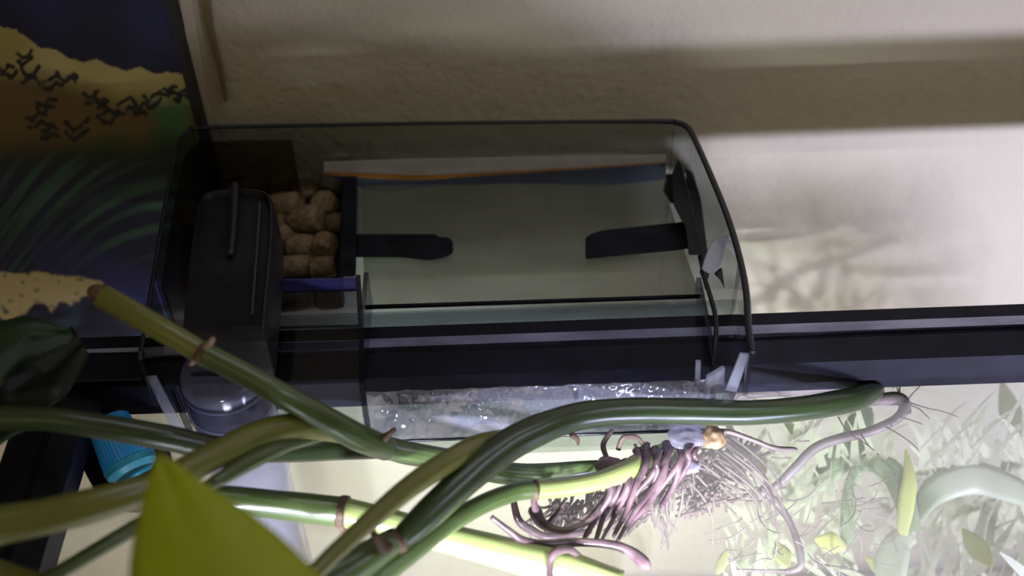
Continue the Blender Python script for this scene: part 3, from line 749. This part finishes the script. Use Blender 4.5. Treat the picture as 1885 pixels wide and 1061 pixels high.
s = thing('pothos_cutting', 'long thick dark green stem arching across the spillway to the water', 'stem', CUT)
tube('stalk', [(735, 995, 0.012, 44), (790, 945, 0.013, 58), (860, 880, 0.014, 62), (930, 824, 0.014, 62), (1000, 788, 0.013, 58), (1070, 766, 0.010, 52), (1160, 757, 0.006, 50), (1270, 758, 0.001, 50), (1380, 760, -0.004, 46), (1480, 752, -0.009, 46), (1560, 738, -0.014, 46), (1592, 727, -0.018, 42), (1614, 718, -0.021, 30), (1622, 716, -0.022, 10)], M_st_d, s, 20, 0.04)
tube('stalk', [(560, 1090, 0.012, 90), (640, 1050, 0.012, 76), (700, 1012, 0.012, 58), (735, 992, 0.012, 44)], M_st_g, s, 18, 0.08)
node_ring(728, 996, 0.012, 52, (50, -42), s)
tube('spur', [(712, 1010, 0.018, 30), (694, 992, 0.022, 18), (686, 978, 0.024, 12)], M_node, s, 12)
tube('spur', [(1052, 800, 0.006, 12), (1062, 808, 0.004, 10), (1064, 818, 0.0, 5)], M_node, s, 8)
tube('end_scar', [(1590, 705, -0.022, 20), (1580, 694, -0.022, 26), (1572, 688, -0.023, 22)], M_node, s, 12, 0.1)
base_fix(s)

s = thing('pothos_cutting', 'fresh green leaf stalk under the main stem ending in purple roots', 'stem', CUT)
tube('stalk', [(660, 1095, 0.008, 40), (740, 1030, 0.006, 42), (820, 968, 0.003, 40), (890, 928, 0.0, 36), (950, 906, -0.004, 36), (988, 902, -0.006, 34)], M_st_g, s, 16, 0.05)
tube('stalk', [(984, 902, -0.006, 34), (1040, 898, -0.009, 36), (1100, 886, -0.012, 36), (1150, 868, -0.015, 38), (1180, 850, -0.018, 36), (1230, 828, -0.022, 30)], M_st_b, s, 16, 0.05)
node_ring(986, 902, -0.006, 36, (60, -4), s)
tube('spur', [(984, 912, -0.006, 14), (983, 925, -0.010, 12), (986, 938, -0.014, 16)], M_root, s, 10)
base_fix(s)
s = thing('pothos_cutting', 'short green stem running from the joint towards the roots at the waterline', 'stem', CUT)
tube('stalk', [(712, 824, -0.004, 44), (760, 836, -0.008, 44), (830, 848, -0.014, 42), (900, 866, -0.020, 44), (970, 874, -0.024, 40), (1060, 866, -0.026, 34), (1125, 858, -0.030, 22)], M_st_g, s, 16, 0.05)
base_fix(s)

# roots: each a thing
def root_thing(pts, label, material=None, wob=0.18, group='purple aerial roots of the pothos'):
    a_, b_ = pts[-2], pts[-1]; L_ = math.hypot(b_[0] - a_[0], b_[1] - a_[1]) + 1e-6; e_ = b_[3] * 0.45 / L_
    pts = list(pts) + [(b_[0] + (b_[0] - a_[0]) * e_, b_[1] + (b_[1] - a_[1]) * e_, b_[2], b_[3] * 0.3)]
    o = tube('pothos_root', pts, material or M_root, None, 10, wob, 7)
    tag(o, label, 'root', group); return o
zr = -0.024
root_thing([(905, 952, -0.004, 10), (935, 975, -0.008, 12), (965, 996, -0.012, 16), (1010, 1002, -0.016, 17), (1070, 999, -0.018, 17), (1130, 1004, -0.020, 18), (1165, 1020, -0.022, 22), (1188, 1040, -0.023, 24)], 'long purple root with a swollen tip lying on the water', group='big roots')
root_thing([(1012, 1075, -0.012, 13), (1012, 1040, -0.010, 14), (1022, 1018, -0.008, 16), (1045, 1012, -0.010, 16), (1064, 1022, -0.016, 12)], 'short hooked dark root over the bright stem at the bottom edge', group='big roots')
root_thing([(985, 940, zr, 26), (1000, 965, zr + .003, 20), (1035, 978, zr + .004, 16), (1075, 965, zr + .004, 14), (1105, 935, zr + .004, 14), (1125, 900, zr + .006, 18), (1118, 862, zr + .009, 22)], 'curved purple root looping from the joint up to the root clump', group='big roots')
defs = [((1130, 850), (1135, 900), (1105, 968), 18), ((1150, 850), (1150, 905), (1133, 940), 14), ((1190, 820), (1178, 890), (1140, 962), 15),
        ((1205, 826), (1190, 880), (1160, 940), 14), ((1235, 818), (1225, 880), (1165, 958), 18), ((1250, 815), (1238, 870), (1195, 945), 14),
        ((1262, 812), (1255, 860), (1225, 915), 13), ((1275, 815), (1262, 850), (1240, 890), 12), ((1172, 830), (1165, 860), (1150, 900), 12),
        ((1216, 830), (1206, 870), (1180, 925), 11),
        ((1118, 850), (1118, 910), (1085, 978), 15), ((1226, 816), (1204, 890), (1150, 966), 13), ((1182, 826), (1160, 900), (1118, 972), 12), ((1286, 818), (1276, 850), (1262, 872), 11)]
names = ['thick purple root at the near side of the comb-like clump', 'short purple root ending midway beside the green stalk', 'long straight glossy purple root in the middle of the clump',
         'dusky root between two brighter ones in the clump', 'long curved shining purple root on the far side of the clump', 'slim root hugging the shining curved one',
         'short root below the glassy knot', 'smallest root curling under the glassy knot', 'short dark root leaning at the green stalk', 'thin brownish root deep inside the clump',
         'purple root at the near edge ending beside the looping root', 'slim purple root crossing the middle of the clump', 'slim root just past the short dark one', 'last short root under the tan husk side of the knot']
rr0 = random.Random(2)
for (a, b, c, d), lb in zip(defs, names):
    j1, j2, zj = rr0.uniform(-9, 9), rr0.uniform(-7, 7), rr0.uniform(-.006, .003); d *= rr0.uniform(.75, 1.15)
    c = (c[0] + (c[0] - b[0]) * .22, c[1] + (c[1] - b[1]) * rr0.uniform(.0, .4))
    root_thing([(*a, -0.014 + zj, d * 1.2), ((a[0] + b[0]) / 2 + 3 + j1, (a[1] + b[1]) / 2, -0.012 + zj, d), (b[0] + j2, b[1], -0.015 + zj, d * .95), ((b[0] + c[0]) / 2 + 2 - j1 * .6, (b[1] + c[1]) / 2, -0.020 + zj, d * .75), (*c, -0.025, d * .6)], lb)
root_thing([(1040, 925, -0.018, 8), (1028, 942, -0.020, 9), (1012, 962, -0.023, 11)], 'small pale purple root bud standing apart from the clump')
root_thing([(946, 925, -0.022, 12), (955, 958, -0.026, 14), (975, 975, -0.030, 16), (1010, 988, -0.034, 14), (1080, 980, -0.04, 12)], 'dark root sinking behind the looping one')
root_thing([(1120, 850, -0.016, 9), (1110, 820, -0.014, 10), (1125, 795, -0.014, 8)], 'dark thin root rising from the clump to the spillway', M_hair)
root_thing([(1138, 828, -0.014, 9), (1148, 806, -0.010, 10), (1172, 806, -0.012, 9), (1184, 820, -0.016, 7)], 'thin dark root bent in a hook above the clump', M_hair)
root_thing([(1300, 795, -0.018, 8), (1340, 795, -0.018, 9), (1385, 810, -0.02, 9), (1425, 825, -0.022, 9), (1462, 828, -0.024, 9)], 'smooth dark grey root pointing away from the clump', M_rootg, 0.05, 'big roots')
root_thing([(1600, 738, -0.025, 20), (1650, 734, -0.027, 26), (1666, 748, -0.028, 22), (1650, 772, -0.030, 18), (1600, 795, -0.034, 18), (1545, 808, -0.038, 19), (1500, 826, -0.042, 19), (1465, 860, -0.047, 18), (1430, 895, -0.053, 16), (1390, 915, -0.058, 14)], 'long grey-brown root curving down from the stem end', M_rootg, 0.1, 'big roots')
root_thing([(1400, 900, -0.055, 18), (1432, 930, -0.060, 15), (1455, 965, -0.063, 12), (1470, 1005, -0.066, 13), (1474, 1040, -0.068, 13), (1455, 1052, -0.07, 11), (1420, 1052, -0.072, 7), (1360, 1050, -0.074, 4)], 'grey root hooking back near the bottom edge', M_rootg, 0.1, 'big roots')
root_thing([(1345, 728, -0.030, 20), (1400, 722, -0.030, 22), (1460, 718, -0.029, 24), (1520, 712, -0.028, 22), (1562, 712, -0.026, 20)], 'reddish brown root lying behind the thick stem by the frame', M_rootg, 0.15, 'big roots')

# the fine side roots round the far root, each cluster one mass
def hairs(name, lines, material, label, d=3.0):
    V, F = [], []
    for ln in lines:
        path = px_path([(x, y, z, d * (1 - 0.45 * i / len(ln))) for i, (x, y, z) in enumerate(ln)], 4)
        v, f, u = tube_data(path, 6); k = len(V); V += v; F += [tuple(i + k for i in q) for q in f]
    o = obj(name, V, F, material, None, True); tag(o, label, 'roots', kind='stuff'); return o
z = -0.028
hairs('root_hairs', [[(1655, 728, z), (1650, 712, z), (1635, 705, z), (1622, 708, z)], [(1656, 726, z), (1658, 704, z), (1672, 700, z), (1688, 708, z)], [(1668, 740, z), (1680, 725, z), (1692, 712, z), (1688, 706, z)],
                     [(1666, 738, z), (1700, 750, z), (1735, 758, z), (1764, 768, z)], [(1668, 744, z), (1690, 752, z), (1705, 765, z), (1711, 772, z)], [(1655, 768, z), (1680, 775, z), (1700, 782, z)],
                     [(1660, 760, z), (1675, 762, z), (1676, 752, z)], [(1630, 786, z), (1655, 800, z), (1680, 818, z), (1692, 832, z)], [(1632, 778, z), (1642, 784, z), (1634, 788, z)],
                     [(1585, 800, z), (1600, 822, z), (1610, 830, z)], [(1543, 768, z), (1560, 795, z), (1590, 815, z), (1602, 824, z)], [(1490, 812, -.04), (1475, 813, -.04), (1463, 812, -.04)], [(1455, 843, -.045), (1438, 844, -.045), (1420, 842, -.045)],
                     [(1642, 690, z), (1638, 702, z), (1645, 716, z)], [(1370, 720, z), (1400, 715, z), (1440, 728, z), (1460, 738, z)], [(1350, 740, z), (1365, 728, z), (1395, 738, z)]],
      M_hair, 'thin brown side roots fanning out from the far root')
rr = random.Random(11)
L1 = []
for k in range(26):
    x0, y0 = rr.uniform(1230, 1330), rr.uniform(830, 900); z0 = -0.035
    a = rr.uniform(0.1, 1.6); Ln = rr.uniform(50, 130); cv_ = rr.uniform(-0.8, 0.8)
    L1.append([(x0 + Ln * t * math.cos(a + cv_ * t), y0 + Ln * t * math.sin(a + cv_ * t), z0 - 0.03 * t) for t in (0, .33, .66, 1)])
for k in range(14):
    x0, y0 = rr.uniform(1290, 1350), rr.uniform(790, 860)
    L1.append([(x0, y0, -.032), (x0 + 40, y0 + 30, -.036), (x0 + 80, y0 + 70, -.042), (x0 + 100, y0 + 120, -.05)])
hairs('root_mass', L1, noisy(mat('brown_root_mass', (0.2, 0.15, 0.12), 0.7), (0.13, 0.09, 0.08), (0.23, 0.18, 0.15), 60), 'tangled brown feeder roots under water beside the clump', 5.0)
L1 = []
for k in range(60):
    x0, y0 = rr.uniform(1330, 1620), rr.uniform(880, 1060); a = rr.uniform(-0.6, 3.6); Ln = rr.uniform(25, 80); cv_ = rr.uniform(-1, 1)
    L1.append([(x0 + Ln * t * math.cos(a + cv_ * t), y0 + Ln * t * math.sin(a + cv_ * t), -0.055 - 0.02 * t) for t in (0, .33, .66, 1)])
hairs('pale_root_mass', L1, M_white, 'thin whitish root strands drifting under water near the bottom', 3.0)
# glassy knot and the brown seed at the clump
M_knot = clear('wet_membrane', (0.75, 0.75, 0.82), rough=0.12, ior=1.6, film=0.4, filmcol=(0.6, 0.58, 0.72), bump=(300, 0.8, 0.002, (1, 1, 1)))
def blob(name, px, py, z, rx, ry, rz, material, label, cat, seed=0, bump=0.25):
    bm = bmesh.new(); bmesh.ops.create_icosphere(bm, subdivisions=4, radius=1.0); c = W(px, py, z); k = pxm(c)
    for v in bm.verts:
        n = 1 + bump * noise.noise(v.co * 1.7 + Vector((seed, 0, 0)))
        v.co = Vector((v.co.x * rx * k * n, v.co.y * ry * k * n, v.co.z * rz * k * n)) + c
    me = bpy.data.meshes.new(name); bm.to_mesh(me); bm.free(); me.materials.append(material); me.shade_smooth()
    o = bpy.data.objects.new(name, me); COL.objects.link(o); tag(o, label, cat); return o
blob('wet_knot', 1262, 806, -0.012, 34, 26, 12, M_knot, 'glassy lilac shining knot where the roots leave the water', 'root knot', 1)
blob('wet_curl', 1266, 862, -0.018, 22, 12, 10, M_knot, 'small glassy curl hanging below the shining knot', 'root knot', 4)
blob('brown_seed', 1312, 806, -0.016, 22, 24, 16, noisy(mat('tan_husk', (0.4, 0.26, 0.14), 0.6), (0.28, 0.17, 0.08), (0.48, 0.34, 0.2), 200), 'tan husk beside the shining root knot', 'husk', 7)
blob('root_cap', 1122, 858, -0.014, 26, 20, 14, M_root, 'dark bulge where the green stalk meets the roots', 'root knot', 9)

L1 = []
for (cx, cy, ax, ay, n_, zz) in [(1150, 935, 90, 40, 90, -.034), (1040, 955, 60, 25, 40, -.034), (1285, 905, 50, 50, 70, -.044), (1345, 845, 50, 30, 50, -.044), (1225, 865, 50, 50, 80, -.030)]:
    for k in range(n_):
        x0, y0 = rr.gauss(cx, ax * .45), rr.gauss(cy, ay * .45); a = rr.gauss(2.1, .5); Ln = rr.uniform(30, 70); cv_ = rr.uniform(-1, 1)
        L1.append([(x0 + Ln * (t - .5) * math.cos(a + cv_ * t), y0 + Ln * (t - .5) * math.sin(a + cv_ * t), zz - 0.012 * t + rr.uniform(-.001, .001)) for t in (0, .33, .66, 1)])
hairs('root_felt', L1, noisy(mat('brown_root_felt', (0.15, 0.1, 0.1), 0.7), (0.07, 0.045, 0.045), (0.17, 0.12, 0.105), 60), 'dense purple-brown root felt under the comb-like root clump', 7.0)

# ------------------------------------------------------------------ leaves
def leaf_mat(name, c1, c2, rough=0.4, scale=25):
    M = mat(name, c1, rough, sss=0.0)
    noisy(M, c1, c2, scale, bump=0.2)
    N, L, b = nodes(M)
    tl = N.new('ShaderNodeBsdfTranslucent'); ms = N.new('ShaderNodeMixShader'); ms.inputs[0].default_value = 0.3
    src = b.inputs['Base Color'].links[0].from_socket; L.new(src, tl.inputs[0])
    out = N['Material Output']; L.new(b.outputs[0], ms.inputs[1]); L.new(tl.outputs[0], ms.inputs[2]); L.new(ms.outputs[0], out.inputs[0])
    return M
M_leaf = leaf_mat('bright_leaf', (0.40, 0.50, 0.015), (0.60, 0.66, 0.04), scale=18)
M_vein = leaf_mat('leaf_vein', (0.34, 0.40, 0.04), (0.42, 0.46, 0.06))
M_leafd = leaf_mat('dark_leaf', (0.02, 0.055, 0.02), (0.05, 0.11, 0.045))
M_wg = leaf_mat('water_leaf_green', (0.28, 0.40, 0.18), (0.42, 0.54, 0.28))
M_wy = leaf_mat('water_leaf_yellow', (0.55, 0.62, 0.14), (0.70, 0.74, 0.26))
M_wp = leaf_mat('water_leaf_pale', (0.44, 0.54, 0.32), (0.60, 0.66, 0.44))
def leaf_edges(name, mid, lft, rgt, material, parent=None, n=9, m_=5, cup_=0.002, thick=0.0005):
    """mid, lft, rgt: px polylines (x, y, z) from base to tip; a lofted blade with thickness"""
    def mk(P):
        q = [tuple(W(*p)) for p in P]; return spline(q, n)
    A, B, C_ = mk(lft), mk(mid), mk(rgt); R_ = len(A); V, F = [], []
    for layer in (0, 1):
        for i in range(R_):
            a, b, c = Vector(A[i]), Vector(B[i]), Vector(C_[i])
            for j in range(2 * m_ + 1):
                if j <= m_: t = j / m_; p = a.lerp(b, t); h = math.sin(t * PI) * cup_
                else: t = (j - m_) / m_; p = b.lerp(c, t); h = math.sin(t * PI) * cup_
                h += 0.0003 * noise.noise(p * 220)
                V.append(p + Vector((0, 0, h - layer * thick)))
    cols = 2 * m_ + 1; S = R_ * cols
    for i in range(R_ - 1):
        for j in range(cols - 1):
            a = i * cols + j; F.append((a, a + 1, a + cols + 1, a + cols)); F.append((S + a, S + a + cols, S + a + cols + 1, S + a + 1))
        a = i * cols; F.append((a, a + cols, S + a + cols, S + a)); a = i * cols + cols - 1; F.append((a, S + a, S + a + cols, a + cols))
    return obj(name, V, F, material, parent, True)
s = thing('pothos_leaf', 'large bright yellow-green heart-shaped leaf with its tip pointing up', 'leaf')
zl = 0.085
leaf_edges('blade', [(430, 1160, zl), (388, 1040, zl), (335, 935, zl), (292, 838, zl - .002)],
           [(236, 1190, zl - .001), (238, 1040, zl - .001), (260, 930, zl - .001), (287, 840, zl - .002)],
           [(640, 1120, zl - .004), (520, 990, zl - .003), (392, 898, zl - .001), (300, 836, zl - .002)], M_leaf, s, cup_=0.0008)
tube('tip', [(292, 846, zl - .002, 16), (294, 836, zl - .002, 12), (298, 830, zl - .002, 4)], M_node, s, 8)
tube('midrib', [(428, 1150, zl - .0003, 5), (388, 1040, zl - .0003, 5), (335, 935, zl - .0003, 4), (293, 842, zl - .002, 3)], M_vein, s, 8, 0)
base_fix(s)
s = thing('pothos_leaf', 'dark green leaf with a pale folded edge in front of the painting', 'leaf')
leaf_edges('blade', [(-120, 700, 0.045), (-30, 660, 0.05), (50, 628, 0.05), (134, 622, 0.045)],
           [(-120, 640, 0.045), (-30, 600, 0.05), (60, 584, 0.05), (136, 618, 0.045)],
           [(-120, 770, 0.035), (-30, 740, 0.04), (40, 672, 0.042), (130, 628, 0.045)], M_leafd, s, cup_=0.003)
base_fix(s)
s = thing('pothos_leaf', 'dark underside of a leaf hanging over the painting bottom and frame', 'leaf')
leaf_edges('blade', [(-60, 740, 0.036), (20, 720, 0.034), (90, 680, 0.032), (150, 632, 0.030)],
           [(-60, 690, 0.038), (20, 680, 0.037), (80, 640, 0.034), (132, 600, 0.030)],
           [(-60, 790, 0.03), (20, 762, 0.03), (110, 735, 0.03), (165, 655, 0.028)], leaf_mat('leaf_underside', (0.008, 0.014, 0.006), (0.014, 0.022, 0.008)), s, cup_=0.001)
base_fix(s)
s = thing('pothos_leaf', 'edge of a dull green leaf at the side below the grey-green stem', 'leaf')
leaf_edges('blade', [(-60, 800, 0.02), (-20, 805, 0.02), (30, 790, 0.02), (70, 780, 0.02)],
           [(-60, 770, 0.02), (-20, 770, 0.02), (30, 772, 0.02), (70, 778, 0.02)],
           [(-60, 840, 0.02), (-20, 830, 0.02), (25, 802, 0.02), (70, 784, 0.02)], M_leafd, s, cup_=0.001)
base_fix(s)

# plants under the water
WG = 'water plant leaves'
def blade(pts, label, material, name='water_leaf'):
    """pts: (px, py, z, width px) along the blade"""
    P = spline([(*W(x, y, z), w_ * pxm(W(x, y, z))) for (x, y, z, w_) in pts], 7); V, F = [], []
    for i, p in enumerate(P):
        c = Vector(p[:3]); a = Vector(P[max(i - 1, 0)][:3]); b = Vector(P[min(i + 1, len(P) - 1)][:3]); t = (b - a).normalized()
        v = (c - CAM).normalized(); s_ = t.cross(v).normalized(); nn = s_.cross(t)
        for j, u in enumerate((-0.5, -0.25, 0, 0.25, 0.5)):
            V.append(c + s_ * (u * max(p[3], 0.0003)) + nn * (0.05 * p[3] * (abs(u) * 2) ** 2))
        for j, u in enumerate((0.5, 0.25, 0, -0.25, -0.5)):
            V.append(c + s_ * (u * max(p[3], 0.0003)) + nn * (0.05 * p[3] * (abs(u) * 2) ** 2 - 0.0004))
    for i in range(len(P) - 1):
        for j in range(10):
            a = i * 10 + j; b = i * 10 + (j + 1) % 10; F.append((a, b, b + 10, a + 10))
    o = obj(name, V, F, material, None, True); tag(o, label, 'leaf', WG); return o
blade([(1500, 900, -.085, 20), (1530, 860, -.08, 52), (1562, 810, -.075, 66), (1590, 770, -.07, 40), (1600, 750, -.07, 10)], 'broad dull green leaf under the curving root', M_wg)
blade([(1560, 1000, -.085, 26), (1560, 940, -.08, 24), (1566, 885, -.075, 18), (1595, 852, -.07, 32), (1640, 868, -.07, 44), (1665, 920, -.07, 40), (1680, 980, -.075, 30)], 'arching green leaf bent like a hook in the open water', M_wg)
blade([(1660, 985, -.075, 20), (1668, 930, -.068, 30), (1674, 880, -.062, 24), (1668, 828, -.058, 4)], 'upright bright spear-shaped leaf tip', M_wy)
blade([(1685, 960, -.080, 20), (1720, 905, -.078, 50), (1790, 880, -.076, 60), (1860, 900, -.076, 50), (1920, 930, -.078, 30)], 'wide pale leaf stretching towards the side edge', M_wp)
blade([(1640, 1100, -.085, 40), (1640, 1040, -.082, 60), (1655, 1000, -.08, 50), (1680, 985, -.08, 30)], 'pale green folded leaf at the bottom under the spear', M_wp)
for i, (x, y, w_, l_, a) in enumerate([(1440, 1022, 34, 50, 1.1), (1530, 1000, 40, 60, .2), (1462, 790, 26, 40, .4), (1400, 850, 24, 50, 1.2), (1620, 1045, 30, 60, .6), (1800, 1010, 40, 90, .9), (1860, 760, 40, 120, 1.3), (1330, 1035, 20, 50, 2.0)]):
    dx, dy = math.cos(a) * l_ / 2, math.sin(a) * l_ / 2
    blade([(x - dx, y - dy, -.088, 6), (x, y, -.086, w_), (x + dx, y + dy, -.084, 5)],
          ['yellow leaf near the hooked grey root', 'yellow leaf beside the pale root strands', 'small yellow leaf just under the thick stem', 'yellowish leaf between stem and root mass',
           'yellow leaf at the bottom near the folded leaf', 'pale yellow leaf in the bottom corner', 'yellow leaf by the frame at the far side', 'small yellow leaf under the purple roots'][i], M_wy)
# fine-leaved plants behind, one mass
rr = random.Random(5); V, F = [], []
for k in range(260):
    x0 = rr.uniform(1350, 1960) if k % 4 else rr.uniform(1700, 1960); y0 = rr.uniform(810, 1120)
    a = rr.uniform(-2.4, -0.7); Ln = rr.uniform(40, 130); cv_ = rr.uniform(-.6, .6); z0 = rr.uniform(-.15, -.10); wd = rr.uniform(5, 20)
    pts = []
    for t in (0, .25, .5, .75, 1): pts.append(W(x0 + Ln * t * math.cos(a + cv_ * t), y0 + Ln * t * math.sin(a + cv_ * t), z0 + 0.01 * t))
    b0 = len(V)
    for i, p in enumerate(pts):
        if p.y > RB0 - 0.012: p = CAM + (p - CAM) * ((RB0 - 0.012 - CAM.y) / (p.y - CAM.y))
        d = (pts[min(i + 1, 4)] - pts[max(i - 1, 0)]).normalized().cross((p - CAM).normalized()).normalized() * wd * pxm(p) * .5 * (1 - (i / 4.3) ** 2)
        V += [p - d, p + d]
    for i in range(4): F.append((b0 + 2 * i, b0 + 2 * i + 1, b0 + 2 * i + 3, b0 + 2 * i + 2))
o = obj('water_grass', V, F, leaf_mat('grass_leaf', (0.36, 0.40, 0.22), (0.46, 0.49, 0.31), scale=40), None, True)
tag(o, 'thin yellow-green water grass filling the bright side of the tank', 'water plants', kind='stuff')

for o in list(bpy.data.objects):
    if '_loc' in o: del o['_loc']
